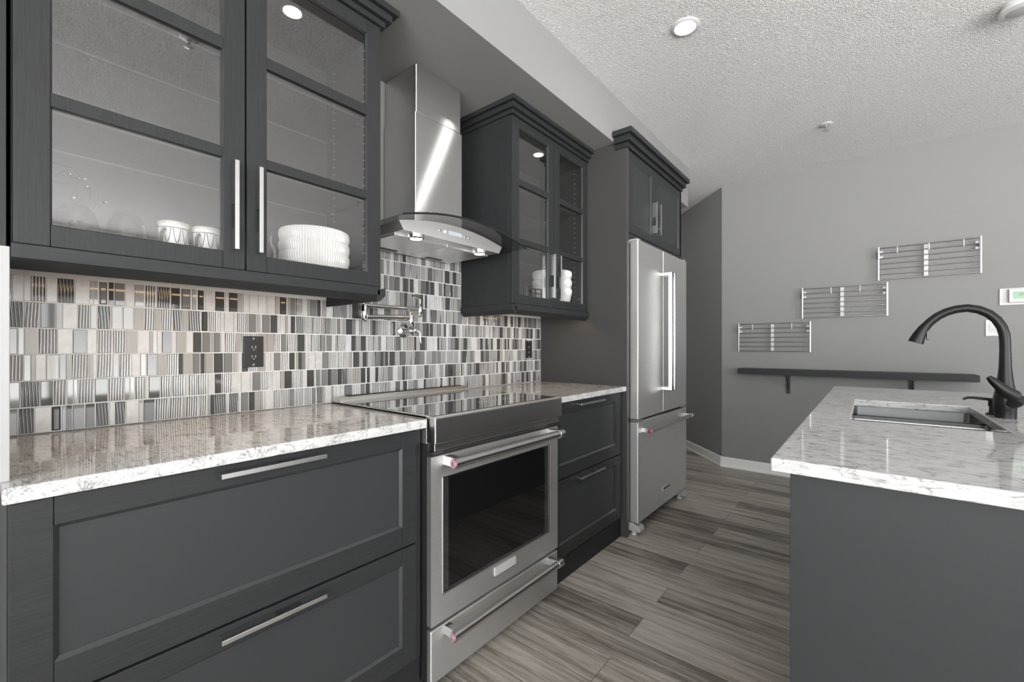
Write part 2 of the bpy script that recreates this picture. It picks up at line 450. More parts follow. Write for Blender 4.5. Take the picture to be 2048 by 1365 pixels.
B = [mb.bm.verts.new(bw(2.5, d, z)) for d, z in ((0, 0), (.016, 0), (.016, .016), (.011, .022), (.011, .088), (.006, .095), (0, .095))]
mb.bm.faces.new(A); mb.bm.faces.new(B[::-1])
for k in range(7): mb.bm.faces.new((A[k], B[k], B[(k + 1) % 7], A[(k + 1) % 7]))
struct('baseboard_passage', mb, 'white_paint')
# window walls behind and right of the camera
def wall_with_hole_x(name, x0, x1, ya, yb, wy0, wy1, wz0, wz1):
    struct(name, MB().box(x0, x1, ya, wy0, 0, HC).box(x0, x1, wy1, yb, 0, HC).box(x0, x1, wy0, wy1, 0, wz0).box(x0, x1, wy0, wy1, wz1, HC), 'wall_light')
wall_with_hole_x('wall_right', XR, XR + .1, YB, YF + .1, -2.2, 2.0, 0.4, 2.10)
struct('wall_front', MB().box(-.12, 1.3, YB - .1, YB, 0, HC).box(5.9, XR + .1, YB - .1, YB, 0, HC).box(1.3, 5.9, YB - .1, YB, 0, .4).box(1.3, 5.9, YB - .1, YB, 2.30, HC), 'wall_light')
fr = MB()
for y in (-2.2, -.82, .56, 1.94): fr.box(XR + .02, XR + .08, y, y + .06, .4, 2.10)
for z in (.4, 2.04): fr.box(XR + .02, XR + .08, -2.2, 2.0, z, z + .06)
w1 = struct('window_1', fr, 'white_paint')
fr = MB()
for x in (1.3, 2.83, 4.35, 5.84): fr.box(x, x + .06, YB - .08, YB - .02, .4, 2.30)
for z in (.4, 2.24): fr.box(1.3, 5.9, YB - .08, YB - .02, z, z + .06)
w2 = struct('window_2', fr, 'white_paint')

# ------------------------------------------------------------------ tile backsplash
random.seed(11)
mb = MB()
tile_face_mats = []
def tile_piece(y0, y1, z0, z1, k):
    bev = 0.0016 if (y1 - y0) > 0.012 and k in (1, 2, 3, 4, 5) else 0.0004
    if k in (2, 3) and random.random() < 0.25 and (y1 - y0) > .02: bev = 0.005
    x0, x1 = 0.004, 0.0095
    a = [mb.bm.verts.new(p) for p in ((x0, y0, z0), (x0, y1, z0), (x0, y1, z1), (x0, y0, z1))]
    b = [mb.bm.verts.new(p) for p in ((x1, y0 + bev, z0 + bev), (x1, y1 - bev, z0 + bev), (x1, y1 - bev, z1 - bev), (x1, y0 + bev, z1 - bev))]
    fs = [mb.bm.faces.new(b)] + [mb.bm.faces.new((a[q], a[(q + 1) % 4], b[(q + 1) % 4], b[q])) for q in range(4)]
    for f in fs: f.material_index = k
PITCH = 0.0722; Z0 = 0.9165
TY0, TY1 = 0.0335, 2.463
def row(y0, y1, z0, z1):
    y = y0; last = -1
    while y < y1 - 0.004:
        k = random.choices(range(7), (24, 12, 13, 15, 19, 6, 11))[0]
        while k == last and k in (2, 3, 5): k = random.choices(range(7), (24, 12, 13, 15, 19, 6, 11))[0]
        last = k
        if k in (4, 5): w = random.choice((.030, .036, .026))
        elif k in (3, 2): w = random.choice((.013, .022, .030, .026))
        elif k == 0: w = random.choice((.008, .012, .020, .030))
        else: w = random.choice((.008, .011, .016, .026))
        w = min(w, y1 - y)
        if y1 - y - w < .007: w = y1 - y
        tile_piece(y + .0008, y + w - .0008, z0 + .0014, z1 - .0014, k)
        y += w
for r in range(10):
    z0 = Z0 + r * PITCH; z1 = z0 + PITCH
    if z1 < 1.36: row(TY0, TY1, z0, z1)
    elif z0 < 1.34:
        row(TY0, 0.934, z0, min(z1, 1.3635)); row(0.936, 1.699, z0, z1); row(1.701, TY1, z0, min(z1, 1.3635))
    else: row(0.936, 1.699, z0, z1)
mb0 = mb
gr = len(mb.bm.faces)
mb.box(0.0008, 0.0055, TY0, TY1, Z0, 1.3640).box(0.0008, 0.0055, .936, 1.699, 1.364, Z0 + 10 * PITCH)
mb.bm.faces.ensure_lookup_table()
for f in mb.bm.faces[gr:]: f.material_index = 7
t = mb.build('tile_backsplash', TILE, loc=(0, 1.25, Z0))
tag(t, 'mosaic tile backsplash of grey, white and striped glass strips above the counters', 'backsplash')

# ------------------------------------------------------------------ shared cabinet pieces
def bar_pull(parent, p, length, axis, depth=0.032, mat='satin_chrome', name='handle'):
    """flat chrome blade pull on a face x = p[0]; axis 'y' or 'z'; p = centre; plate cut away between the two feet"""
    x, y, z = p; h = length / 2; tk = .004
    mb = MB()
    def seg(a, b, x0, x1, t):
        if axis == 'y': mb.box(x0, x1, y + a, y + b, z - t, z + t)
        else: mb.box(x0, x1, y - t, y + t, z + a, z + b)
    seg(-h, h, x + depth - .008, x + depth, tk + .0015)
    if axis == 'z': seg(.02 * length, h * .98, x, x + depth - .008, tk); seg(-h * .98, -.24 * length, x, x + depth - .008, tk)
    else: seg(-h * .98, .0, x, x + depth - .008, tk); seg(.26 * length, h * .98, x, x + depth - .008, tk)
    return mb.build(name, mat, parent, bevel=.0007)
def shaker(parent, name, x0, x1, y0, y1, z0, z1, sy, sz0, sz1, mat='wood_v', recess=.010, mullions=(), handle=None, glass=False):
    """framed front: stiles full height, rails between, recessed panel or glass"""
    mb = MB()
    mb.box(x0, x1, y0, y0 + sy, z0, z1).box(x0, x1, y1 - sy, y1, z0, z1)
    g = .0006
    mb.box(x0, x1 - .0006, y0 + sy + g, y1 - sy - g, z0, z0 + sz0).box(x0, x1 - .0006, y0 + sy + g, y1 - sy - g, z1 - sz1, z1)
    for a, b in mullions: mb.box(x0 + .004, x1 - .002, y0 + sy, y1 - sy, a, b)
    o = mb.build(name, mat, parent, bevel=.0012)
    if glass:
        MB().box(x0 + .005, x0 + .008, y0 + sy - .004, y1 - sy + .004, z0 + sz0 - .004, z1 - sz1 + .004).build('glass_pane', 'pane', o)
    xb = x1 - recess if not glass else x0 + .008
    ya, yb, za, zb = y0 + sy, y1 - sy, z0 + sz0, z1 - sz1; w = .0032 if glass else .0075
    bd = MB()
    bd.prism([(xb, ya), (x1 - .0015, ya), (xb + .001, ya + w), (xb, ya + w)], 'z', za, zb)
    bd.prism([(xb, yb), (x1 - .0015, yb), (xb + .001, yb - w), (xb, yb - w)], 'z', za, zb)
    bd.prism([(xb, za), (x1 - .0015, za), (xb + .001, za + w), (xb, za + w)], 'y', ya, yb)
    bd.prism([(xb, zb), (x1 - .0015, zb), (xb + .001, zb - w), (xb, zb - w)], 'y', ya, yb)
    bd.build('inner_bead', 'bead', o)
    if not glass:
        MB().box(x0 + .002, x1 - recess, y0 + sy - .003, y1 - sy + .003, z0 + sz0 - .003, z1 - sz1 + .003).build('panel', 'panel', o)
    if handle: bar_pull(o, *handle)
    return o
def crown(parent, xf, y0, y1, z0, ret0, ret1, zt, back=0.0, out=(.012, .030, .048)):
    """stepped crown moulding round the front and the free ends"""
    mb = MB(); h = zt - z0
    lev = [(z0, z0 + h * .30, out[0]), (z0 + h * .30, z0 + h * .68, out[1]), (z0 + h * .68, zt, out[2])]
    for a, b, o in lev:
        mb.box(back, xf + o, y0 - (o if ret0 else 0), y1 + (o if ret1 else 0), a, b)
    return mb.build('crown_moulding', 'wood_h', parent, bevel=.002)
def light_rail(parent, xf, y0, y1, ret0, ret1, zt, back=.012):
    mb = MB(); t = .022; ov = .012
    prof = [(xf - .006, zt), (xf + ov, zt), (xf + ov, zt - .030), (xf - .012, zt - .052), (xf - .022, zt - .052), (xf - .022, zt - .012)]
    ya = y0 - (ov if ret0 else 0); yb = y1 + (ov if ret1 else 0)
    # front length, mitre-free
    mb.prism(prof and [(p[0], p[1]) for p in prof], 'y', ya + (.024 if ret0 else 0), yb - (.024 if ret1 else 0))
    def side(yo, s):
        pr = [(yo, zt - .002), (yo, zt - .030), (yo - s * .024, zt - .052), (yo - s * .034, zt - .052), (yo - s * .034, zt - .012)]
        mb.prism(pr, 'x', back, xf + ov)
    if ret0: side(ya, -1)
    if ret1: side(yb, 1)
    return mb.build('light_rail', 'wood_h', parent, bevel=.001)
def puck(parent, x, y, z, r=.030):
    o = MB().lathe([(r + .006, 0), (r + .006, -.006), (r, -.008), (r, -.002)], (x, y, z), seg=28).build('lamp', 'satin_chrome', parent, smooth=True)
    MB().lathe([(r - .002, -.004), (r - .002, -.0065), (0, -.0072)], (x, y, z), seg=28).build('lamp_diffuser', 'lamp_warm', o, smooth=True)
    return o

def upper_cabinet(label, y0, y1, ysplit, filler, ret0, ret1, pucks, hl):
    x1 = .355; z0, z1 = 1.365, 2.335; tk = .018; xd = .375
    c = thing('upper_cabinet', (0, (y0 + y1) / 2, z0), label, 'cabinet')
    MB().box(.001, x1, y0, y0 + tk, z0, z1).build('side_panel', 'wood_v', c, bevel=.001)
    MB().box(.001, x1, y1 - tk, y1, z0, z1).build('side_panel', 'wood_pins', c, bevel=.001)
    MB().box(.001, .012, y0 + tk, y1 - tk, z0, z1).build('back_panel', 'panel', c)
    MB().box(.012, x1 - .001, y0 + tk, y1 - tk, z0, z0 + .02).build('bottom_panel', 'panel', c)
    MB().box(.012, x1 - .001, y0 + tk, y1 - tk, z1 - .03, z1 - .001).build('top_panel', 'panel', c)
    for z in (1.700, 2.005):
        s = MB().box(.014, .300, y0 + tk + .003, y1 - tk - .003, z, z + .006).build('glass_shelf', 'shelf_glass', c)
        for a in (.2995, .0137): MB().box(a, a + .0008, y0 + tk + .003, y1 - tk - .003, z, z + .006).build('shelf_edge', 'shelf_edge', s)
        for xx in (.06, .26):
            for a in (y1 - tk - .012, y0 + tk): MB().box(xx, xx + .014, a, a + .012, z - .007, z).build('shelf_pin', 'satin_chrome', s)
    if filler: MB().box(.001, xd + .002, y0 - filler, y0 - .006, z0 - .03, z1).build('filler_strip', 'wood_v', c, bevel=.001)
    m = [(1.687, 1.717), (1.990, 2.024)]
    gap = .0025
    for k, (a, b) in enumerate(((y0 + .003, ysplit - gap), (ysplit + gap, y1 - .002))):
        sy = hl['sy']
        hy = b - hl['in'] if k == 0 else a + hl['in']
        d = shaker(c, 'door', x1 + .001, xd, a, b, 1.376, z1 - .003, sy, .047, .046, mullions=m, glass=True,
                   handle=((xd, hy, 1.553), .25, 'z', .030))
    for zz in (1.45, 2.24):
        for a in (y1 - tk - .012, y0 + tk): MB().box(.30, .352, a, a + .012, zz, zz + .016).build('hinge', 'satin_chrome', c, bevel=.001)
    crown(c, xd, y0, y1, z1 - .001, ret0, ret1, 2.4015)
    light_rail(c, xd, y0, y1, ret0, ret1, z0 + .008)
    st = MB().box(.29, .315, y0 + .06, y1 - .06, z0 - .010, z0).build('under_cabinet_light', 'grey_plastic', c)
    MB().box(.2935, .3115, y0 + .065, y1 - .065, z0 - .0125, z0 - .0095).build('light_diffuser', 'strip_warm', st)
    for (px, py) in pucks: puck(c, px, py, z1 - .031)
    return c
upper_cabinet('charcoal glass-front wall cabinet nearest, holding ribbed bowls and glass mugs', .037, .935, .4835, .03, False, True,
              ((.25, .27), (.25, .67)), dict(sy=.0545, **{'in': .029}))
upper_cabinet('charcoal glass-front wall cabinet between range hood and refrigerator enclosure', 1.700, 2.4615, 2.081, 0, True, False,
              ((.25, 2.10),), dict(sy=.055, **{'in': .029}))

# ------------------------------------------------------------------ base cabinets
def base_cabinet(label, y0, y1, hy, hl, fill):
    c = thing('base_cabinet', (.3, (y0 + y1) / 2, 0), label, 'cabinet')
    MB().box(.002, .599, y0, y1, .118, .8845).build('carcass', 'wood_v', c)
    for z0, z1, nm in ((.512, .880, 1), (.128, .506, 2)):
        shaker(c, 'drawer', .600, .620, y0 + .002, y1 - fill, z0, z1, .054, .064, .052, mat='wood_h',
               handle=((.620, hy, z1 - .018), hl, 'y', .032))
    MB().box(.56, .604, y0, y1, .0, .116).box(.595, .612, y0 + .15, y1 - .15, .110, .118).build('plinth_drawer', 'wood_shaded', c, bevel=.002)
    if fill > .01: MB().box(.58, .606, y1 - fill + .005, y1, .118, .8845).build('filler_strip', 'wood_v', c, bevel=.001)
    return c
base_cabinet('wide charcoal drawer base cabinet under the left counter', .026, .932, .4615, .245, .028)
base_cabinet('charcoal two-drawer base cabinet between range and refrigerator', 1.703, 2.4615, 2.045, .26, .028)
def slab(name, label, x0, x1, y0, y1):
    return tag(MB().box(x0, x1, y0, y1, .885, .914).build(name, 'quartz', loc=((x0 + x1) / 2, (y0 + y1) / 2, .885), bevel=.0035), label, 'countertop')
slab('countertop', 'white veined quartz countertop left of the range', .001, .641, .020, .9335)
slab('countertop', 'white veined quartz countertop between range and refrigerator', .001, .641, 1.7015, 2.463)
tag(MB().box(.010, .585, .0185, .0305, .9142, 1.334).build('end_splash_panel', 'white_board', loc=(.3, .025, .9142), bevel=.001),
    'narrow white upright panel standing on the near end of the left counter', 'panel')

# ------------------------------------------------------------------ refrigerator and its enclosure
c = thing('refrigerator_enclosure', (.32, 2.98, 0), 'tall charcoal cabinet enclosing the refrigerator with two doors above it', 'cabinet')
MB().box(.001, .643, 2.4645, 2.489, 0, 2.402).build('side_panel', 'panel_side', c, bevel=.001)
MB().box(.001, .643, 3.418, 3.443, 0, 2.36).build('side_panel', 'wood_v', c, bevel=.001)
MB().box(.001, .622, 2.4892, 3.4178, 1.825, 2.352).build('carcass', 'panel', c)
dk = []
for a, b, hy in ((2.492, 2.9035, 2.868), (2.9075, 3.440, 2.945)):
    dk.append(shaker(c, 'door', .6235, .643, a, b, 1.852, 2.352, .052, .055, .052, handle=((.643, hy, 2.02), .21, 'z', .032)))
MB().box(.6235, .640, 2.4892, 3.4178, 1.815, 1.849).build('bottom_rail', 'wood_h', c, bevel=.001)
crown(c, .643, 2.4645, 3.443, 2.358, True, True, 2.455, back=.571, out=(.010, .030, .050))

c = thing('refrigerator', (.35, 2.955, 0), 'stainless french-door refrigerator with bottom freezer drawer', 'refrigerator')
MB().box(.03, .632, 2.512, 3.402, .03, 1.785).build('body', 'grey_plastic', c, bevel=.004)
FX0, FX1 = .640, .695
def fdoor(name, y0, y1, z0, z1):
    return MB().box(FX0, FX1, y0, y1, z0, z1).build(name, 'steel', c, bevel=.005, seg=3)
dl = fdoor('door', 2.508, 2.920, .712, 1.803); dr = fdoor('door', 2.926, 3.404, .712, 1.803)
fz = fdoor('freezer_drawer', 2.508, 3.404, .084, .694)
MB().box(.60, .672, 2.514, 3.398, .690, .716).build('black_gasket', 'black', c)
def vbar(parent, y):
    b = MB().box(.742, .768, y - .013, y + .013, .862, 1.650)
    b.box(.694, .768, y - .012, y + .012, 1.625, 1.650).box(.694, .768, y - .012, y + .012, .862, .887)
    return b.build('handle', 'satin_chrome', parent, bevel=.005, seg=3)
vbar(dl, 2.893); vbar(dr, 2.953)
def round_pull(parent, xf, xb, y0, y1, z, r, med, mat='steel_sat', postin=.035):
    hb = MB().tube([(xb, y0, z), (xb, y1, z)], r, 22)
    hb.build('handle', 'satin_chrome', parent, smooth=True)
    for y, yc in ((y0 + .004, y0 - .004), (y1 - .032, y1 - .03)):
        MB().box(xf - .001, xb + .004, y, y + .028, z - r * .96, z + r * .96).build('handle_post', 'satin_chrome', parent, bevel=.001)
        MB().tube([(xb, yc, z), (xb, yc + .034, z)], r * 1.10, 22).build('handle_collar', 'satin_chrome', parent, smooth=True)
    MB().lathe([(r * .78, 0), (r * .78, -.0035), (r * .5, -.0045)], (xb, y0 - .0035, z), axis='y', seg=20).build('medallion', med, parent, smooth=True)
    MB().lathe([(r * .34, 0), (r * .30, -.002)], (xb, y0 - .0078, z), axis='y', seg=14).build('medallion_stud', 'satin_chrome', parent, smooth=True)
round_pull(fz, FX1, .748, 2.565, 3.372, .642, .0135, 'red')
bd = MB().box(FX1 - .001, FX1 + .004, 2.905, 3.045, .178, .206).build('badge', 'badge', fz, bevel=.001)
MB().box(FX1 + .0038, FX1 + .0046, 2.918, 3.032, .187, .197).build('badge_inlay', 'wire', bd)
MB().box(.58, .690, 2.511, 2.56, 1.786, 1.812).build('hinge_cover', 'grey_plastic', c, bevel=.004)
MB().box(.58, .690, 3.352, 3.402, 1.786, 1.812).build('hinge_cover', 'grey_plastic', c, bevel=.004)
MB().box(.62, .699, 2.5095, 2.575, .697, .709).build('hinge', 'satin_chrome', c, bevel=.001)
MB().box(.62, .699, 3.34, 3.4025, .697, .709).build('hinge', 'satin_chrome', c, bevel=.001)
for y in (2.512, 3.335):
    pr = [(.60, .075), (.655, .08), (.700, .060), (.706, .045), (.706, .028), (.60, .028)]
    ft = MB().prism(pr, 'y', y, y + .065).build('foot', 'grey_plastic', c, bevel=.004)
    MB().lathe([(.018, 0), (.018, .012), (.012, .014), (.012, .03)], (.655, y + .03, 0), seg=20).build('leveling_leg', 'white_plastic', ft, smooth=True)

# ------------------------------------------------------------------ range
c = thing('range', (.34, 1.318, 0), 'stainless slide-in electric range between the two counters', 'range')
RY0, RY1 = .9385, 1.6985
MB().box(.03, .632, RY0 + .002, RY1 - .002, .03, .83).build('body', 'black', c)
MB().box(.02, .630, RY0, RY1, .83, .9225).box(.02, .672, RY0, RY1, .914, .921).build('cooktop_frame', 'steel', c, bevel=.001)
MB().box(.075, .650, RY0 + .012, RY1 - .012, .9205, .9235).build('cooktop_glass', 'cooktop', c, bevel=.0008)
MB().box(.630, .674, RY0, RY1, .832, .9195).build('control_panel', 'steel_dark', c, bevel=.004, seg=3)
MB().box(.630, .664, RY0 + .006, RY1 - .012, .806, .832).build('lower_trim', 'steel_dark', c, bevel=.002)
vt = MB().prism([(.012, .9225), (.078, .9225), (.078, .927), (.060, .940), (.020, .943), (.012, .938)], 'y', RY0 + .002, RY1 - .012).build('rear_vent_trim', 'steel', c, bevel=.0015)
sl = MB()
for a, b in ((.99, 1.10), (1.11, 1.22), (1.225, 1.50), (1.51, 1.58), (1.59, 1.66)): sl.box(.028, .050, a, b, .9405, .9436)
sl.build('vent_slot', 'black', vt)
gv = MB()
for k in range(9): gv.box(.640, .652, RY0 + .02 + k * .081, RY0 + .02 + k * .081 + .076, .797, .800)
gv.box(.632, .648, RY0 + .008, RY1 - .01, .7885, .803)
gv.build('door_vent', 'black', c)
MB().box(.648, .6525, RY0 + .012, RY1 - .018, .7965, .7995).build('vent_strip', 'steel_dark', c)
od = MB()
od.box(.632, .653, RY0, .9905, .2225, .7865).box(.632, .653, 1.634, RY1 - .004, .2225, .7865)
od.box(.632, .653, .9905, 1.634, .2225, .315).box(.632, .653, .9905, 1.634, .712, .7865)
od = od.build('oven_door', 'steel', c, bevel=.0)
fr = MB(); w = .005
fr.box(.650, .6555, .988, .993, .313, .714).box(.650, .6555, 1.6315, 1.6365, .313, .714).box(.650, .6555, .988, 1.6365, .313, .318).box(.650, .6555, .988, 1.6365, .709, .714)
fr.build('window_frame', 'satin_chrome', od, bevel=.001)
MB().box(.640, .6485, .992, 1.6325, .317, .710).build('window_border', 'oven_tint', od)
MB().box(.6482, .6492, 1.020, 1.595, .325, .708).build('window_glass', 'oven_glass', od)
MB().box(.652, .658, 1.252, 1.382, .268, .300).build('badge', 'badge', od, bevel=.0015)
round_pull(od, .653, .712, .990, 1.640, .768, .0165, 'pinkish')
sd = MB().box(.630, .652, RY0, RY1 - .004, .030, .208).build('storage_drawer', 'steel', c, bevel=.004, seg=3)
round_pull(sd, .652, .706, .992, 1.640, .190, .0155, 'pinkish')
lg = []
for y in (RY0 + .03, RY1 - .07):
    MB().lathe([(.016, 0), (.016, .01), (.01, .012), (.01, .04)], (.60, y, 0), seg=16).build('leveling_leg', 'black', c, smooth=True)
# burner ring printed on the glass
MB().box(.52, .524, 1.30, 1.60, .9234, .9238).build('touch_control_mark', 'grey_plastic', c)

# ------------------------------------------------------------------ range hood
HYC = 1.309
c = thing('range_hood', (.2, HYC, 1.6), 'stainless chimney range hood with curved glass canopy', 'range hood')
ch = MB().box(.002, .233, 1.207, 1.478, 2.189, 2.4025).build('chimney_upper', 'steel_hood', c, bevel=.004, seg=3)
MB().box(.002, .237, 1.200, 1.484, 1.672, 2.189).build('chimney', 'steel_hood', c, bevel=.004, seg=3)
def arch(y): return 1.627 + .054 * (1 - ((y - HYC) / .362) ** 2)
N = 36
ys = [HYC - .362 + .724 * k / N for k in range(N + 1)]
mb = MB()
for x0, x1 in ((.011, .490),):
    pts = [(y, arch(y) + .003) for y in ys] + [(y, arch(y) - .003) for y in ys[::-1]]
    mb.prism(pts, 'x', x0, x1)
gl = mb.build('glass_canopy', 'hood_glass', c, smooth=True)
mb = MB()
pts = [(y, arch(y) + .0040) for y in ys] + [(y, arch(y) - .0040) for y in ys[::-1]]
mb.prism(pts, 'x', .4880, .4912)
mb.build('glass_edge', 'glass_edge', gl, smooth=True)
# stainless body under the glass, ends following the arch
by0, by1 = 1.007, 1.608
pts = [(1.028, 1.606)] + [(y, arch(y) - .0045) for y in [by0 + (by1 - by0) * k / 24 for k in range(25)]] + [(1.588, 1.606)]
MB().prism(pts, 'x', .012, .385).build('canopy_body', 'steel_canopy', c, bevel=.0)
for a, b in ((1.035, 1.305), (1.311, 1.580)):
    f = MB().box(.035, .318, a, b, 1.598, 1.607).build('grease_filter', 'steel_canopy', c, bevel=.003)
    MB().box(.060, .085, (a + b) / 2 - .05, (a + b) / 2 + .05, 1.5955, 1.5985).build('filter_latch', 'wire', f, bevel=.001)
for y in (1.115, 1.488):
    r = MB().lathe([(.034, .004), (.034, -.012), (.029, -.016), (.026, -.013)], (.350, y, 1.606), seg=28).build('lamp', 'chrome', c, smooth=True)
    MB().lathe([(.026, -.010), (.024, -.0155), (0, -.017)], (.350, y, 1.606), seg=28).build('lamp_diffuser', 'lamp_warm', r, smooth=True)
MB().box(.3845, .3862, 1.262, 1.338, 1.634, 1.650).build('display', 'display', c)
for k, (y, m) in enumerate(((1.212, 'satin_chrome'), (1.240, 'blue_led'), (1.358, 'satin_chrome'), (1.382, 'satin_chrome'))):
    MB().lathe([(.0055, 0), (.0055, .003), (.004, .0035)], (.3845, y, 1.641), axis='x', seg=14).build('button', m, c, smooth=True)
for y in (1.04, 1.09): MB().lathe([(.006, 0), (.006, .006), (.004, .008)], (.47, y, arch(y) + .003), seg=12).build('glass_bolt', 'chrome', c, smooth=True)

# ------------------------------------------------------------------ pot filler
c = thing('pot_filler', (.01, 1.31, 1.231), 'chrome folding pot filler tap on the tiled wall above the range', 'tap')
MB().lathe([(.0, .0100), (.034, .0100), (.034, .014), (.028, .020), (.017, .024), (.015, .05), (.019, .055), (.019, .085), (.013, .092), (.012, .108), (.008, .112), (0, .112)], (0, 1.306, 1.231), axis='x', seg=24).build('wall_flange', 'chrome', c, smooth=True)
def joint(y, z0, z1, name):
    h = z1 - z0
    pr = [(0, 0), (.008, .0), (.012, .006), (.010, .012), (.013, .02), (.0145, h * .5), (.013, h - .02), (.010, h - .012), (.012, h - .006), (.007, h), (0, h)]
    return MB().lathe(pr, (.092, y, z0), seg=20).build(name, 'chrome', c, smooth=True)
joint(1.287, 1.245, 1.318, 'swivel_post'); joint(1.041, 1.262, 1.348, 'elbow_joint'); joint(1.340, 1.298, 1.362, 'spout_valve')
MB().tube([(.092, 1.050, 1.285), (.092, 1.060, 1.285), (.092, 1.062, 1.285), (.092, 1.28, 1.293)], [.014, .014, .010, .010], 18).build('lower_arm', 'chrome', c, smooth=True)
MB().tube([(.092, 1.050, 1.333), (.092, 1.068, 1.333), (.092, 1.070, 1.333), (.092, 1.332, 1.334)], [.014, .014, .010, .010], 18).build('upper_arm', 'chrome', c, smooth=True)
MB().tube([(.092, 1.34, 1.362), (.092, 1.34, 1.382), (.092, 1.336, 1.386), (.100, 1.305, 1.393), (.104, 1.286, 1.395)], [.008, .007, .006, .004, .006], 14).build('spout_lever', 'chrome', c, smooth=True)
MB().tube([(.100, 1.320, 1.231), (.106, 1.330, 1.222), (.108, 1.332, 1.185), (.108, 1.332, 1.172), (.108, 1.332, 1.166)], [.006, .006, .0035, .0065, .004], 14).build('valve_lever', 'chrome', c, smooth=True)

# ------------------------------------------------------------------ outlets
c = thing('wall_outlet', (.01, .634, 1.136), 'black wall outlet in the backsplash under the nearest cabinet', 'outlet', 'black outlets in the tiled backsplash')
MB().box(.0096, .0150, .5995, .6685, 1.079, 1.193).build('cover_plate', 'black_plastic', c, bevel=.002)
rc = MB().box(.0150, .0175, .617, .651, 1.103, 1.169).build('receptacle', 'black_plastic', c, bevel=.001)
sm = MB()
for z in (1.118, 1.152):
    for y in (.628, .640): sm.box(.0172, .0178, y - .0013, y + .0013, z - .004, z + .005)
    sm.box(.0172, .0178, .632, .636, z - .011, z - .007)
sm.build('socket_slots', 'grey_plastic', rc)
for z in (1.088, 1.184): MB().lathe([(.0035, 0), (.003, .0012)], (.015, .634, z), axis='x', seg=12).build('cover_screw', 'grey_plastic', c)
dup(c, (0, 1.682, 0), 'black wall outlet in the backsplash beside the refrigerator enclosure')

# ------------------------------------------------------------------ island, sink, faucet
SX0, SX1, SY0, SY1 = 1.723, 2.080, 1.815, 2.520
IX0, IX1, IY0, IY1 = 1.605, 2.62, 1.084, 3.294
mb = MB()
bmq = mb.bm
def ring(z, h):
    return [[bmq.verts.new((x, y, z)) for x, y in ((IX0, IY0), (IX1, IY0), (IX1, IY1), (IX0, IY1))],
            [bmq.verts.new((x, y, z)) for x, y in ((SX0, SY0), (SX1, SY0), (SX1, SY1), (SX0, SY1))]]
T = ring(.914, 0); Bm = ring(.885, 0)
for k in range(4):
    j = (k + 1) % 4
    bmq.faces.new((T[0][k], T[0][j], T[1][j], T[1][k])); bmq.faces.new((Bm[0][k], Bm[1][k], Bm[1][j], Bm[0][j]))
    bmq.faces.new((T[0][k], Bm[0][k], Bm[0][j], T[0][j])); bmq.faces.new((T[1][k], T[1][j], Bm[1][j], Bm[1][k]))
o = mb.build('island_countertop', 'quartz', loc=(2.1, 2.19, .885), bevel=.0035)
tag(o, 'white veined quartz island countertop with an undermount sink cut-out', 'countertop')
c = thing('island_cabinet', (2.1, 2.19, 0), 'plain charcoal kitchen island base under the sink counter', 'cabinet')
MB().box(1.638, 2.60, 1.112, 1.130, 0, .8845).build('end_panel', 'panel', c, bevel=.001)
MB().box(1.636, 1.655, 1.1305, 3.26, .0, .8845).build('side_panel', 'panel', c, bevel=.001)
MB().box(2.58, 2.60, 1.1305, 3.26, .0, .8845).build('side_panel', 'panel', c, bevel=.001)
MB().box(1.655, 2.58, 3.24, 3.26, .0, .8845).build('end_panel', 'panel', c, bevel=.001)
c = thing('kitchen_sink', (1.9, 2.17, .66), 'undermount double-bowl stainless sink in the island counter', 'sink')
def bowl(y0, y1, zt, zb):
    mb = MB(); x0, x1 = SX0 - .008, SX1 + .008; r = .03
    top = []; n = 6
    def rr(z, ins, rad):
        pts = []
        for cx_, cy_, a0 in ((x1 - ins - rad, y1 - ins - rad, 0), (x0 + ins + rad, y1 - ins - rad, 90), (x0 + ins + rad, y0 + ins + rad, 180), (x1 - ins - rad, y0 + ins + rad, 270)):
            for k in range(n):
                a = math.radians(a0 + 90 * k / (n - 1)); pts.append(mb.bm.verts.new((cx_ + rad * math.cos(a), cy_ + rad * math.sin(a), z)))
        return pts
    R = [rr(zt, 0, .022), rr(zb + .03, .004, .026), rr(zb + .008, .012, .030), rr(zb, .03, .03)]
    m = len(R[0])
    for A, B in zip(R, R[1:]):
        for k in range(m): mb.bm.faces.new((A[k], A[(k + 1) % m], B[(k + 1) % m], B[k]))
    mb.bm.faces.new(R[-1])
    b = mb.build('bowl', 'steel_sink', c, smooth=True)
    MB().lathe([(.045, .0), (.045, .003), (.03, .004), (.026, -.0), (0, 0)], ((x0 + x1) / 2, (y0 + y1) / 2, zb + .0005), seg=24).build('drain', 'satin_chrome', b, smooth=True)
bowl(SY0 - .008, 2.185, .8835, .68); bowl(2.215, SY1 + .008, .8835, .66)
MB().box(SX0 - .008, SX1 + .008, 2.180, 2.220, .862, .8730).build('divider', 'satin_chrome', c, bevel=.005, seg=3)
rm = MB().box(SX0 - .02, SX1 + .02, SY0 - .02, SY0 - .008, .881, .8848).box(SX0 - .02, SX1 + .02, SY1 + .008, SY1 + .02, .881, .8848)
rm.box(SX0 - .02, SX0 - .008, SY0 - .02, SY1 + .02, .881, .8848).box(SX1 + .008, SX1 + .02, SY0 - .02, SY1 + .02, .881, .8848)
rm.build('rim', 'steel_sink', c)

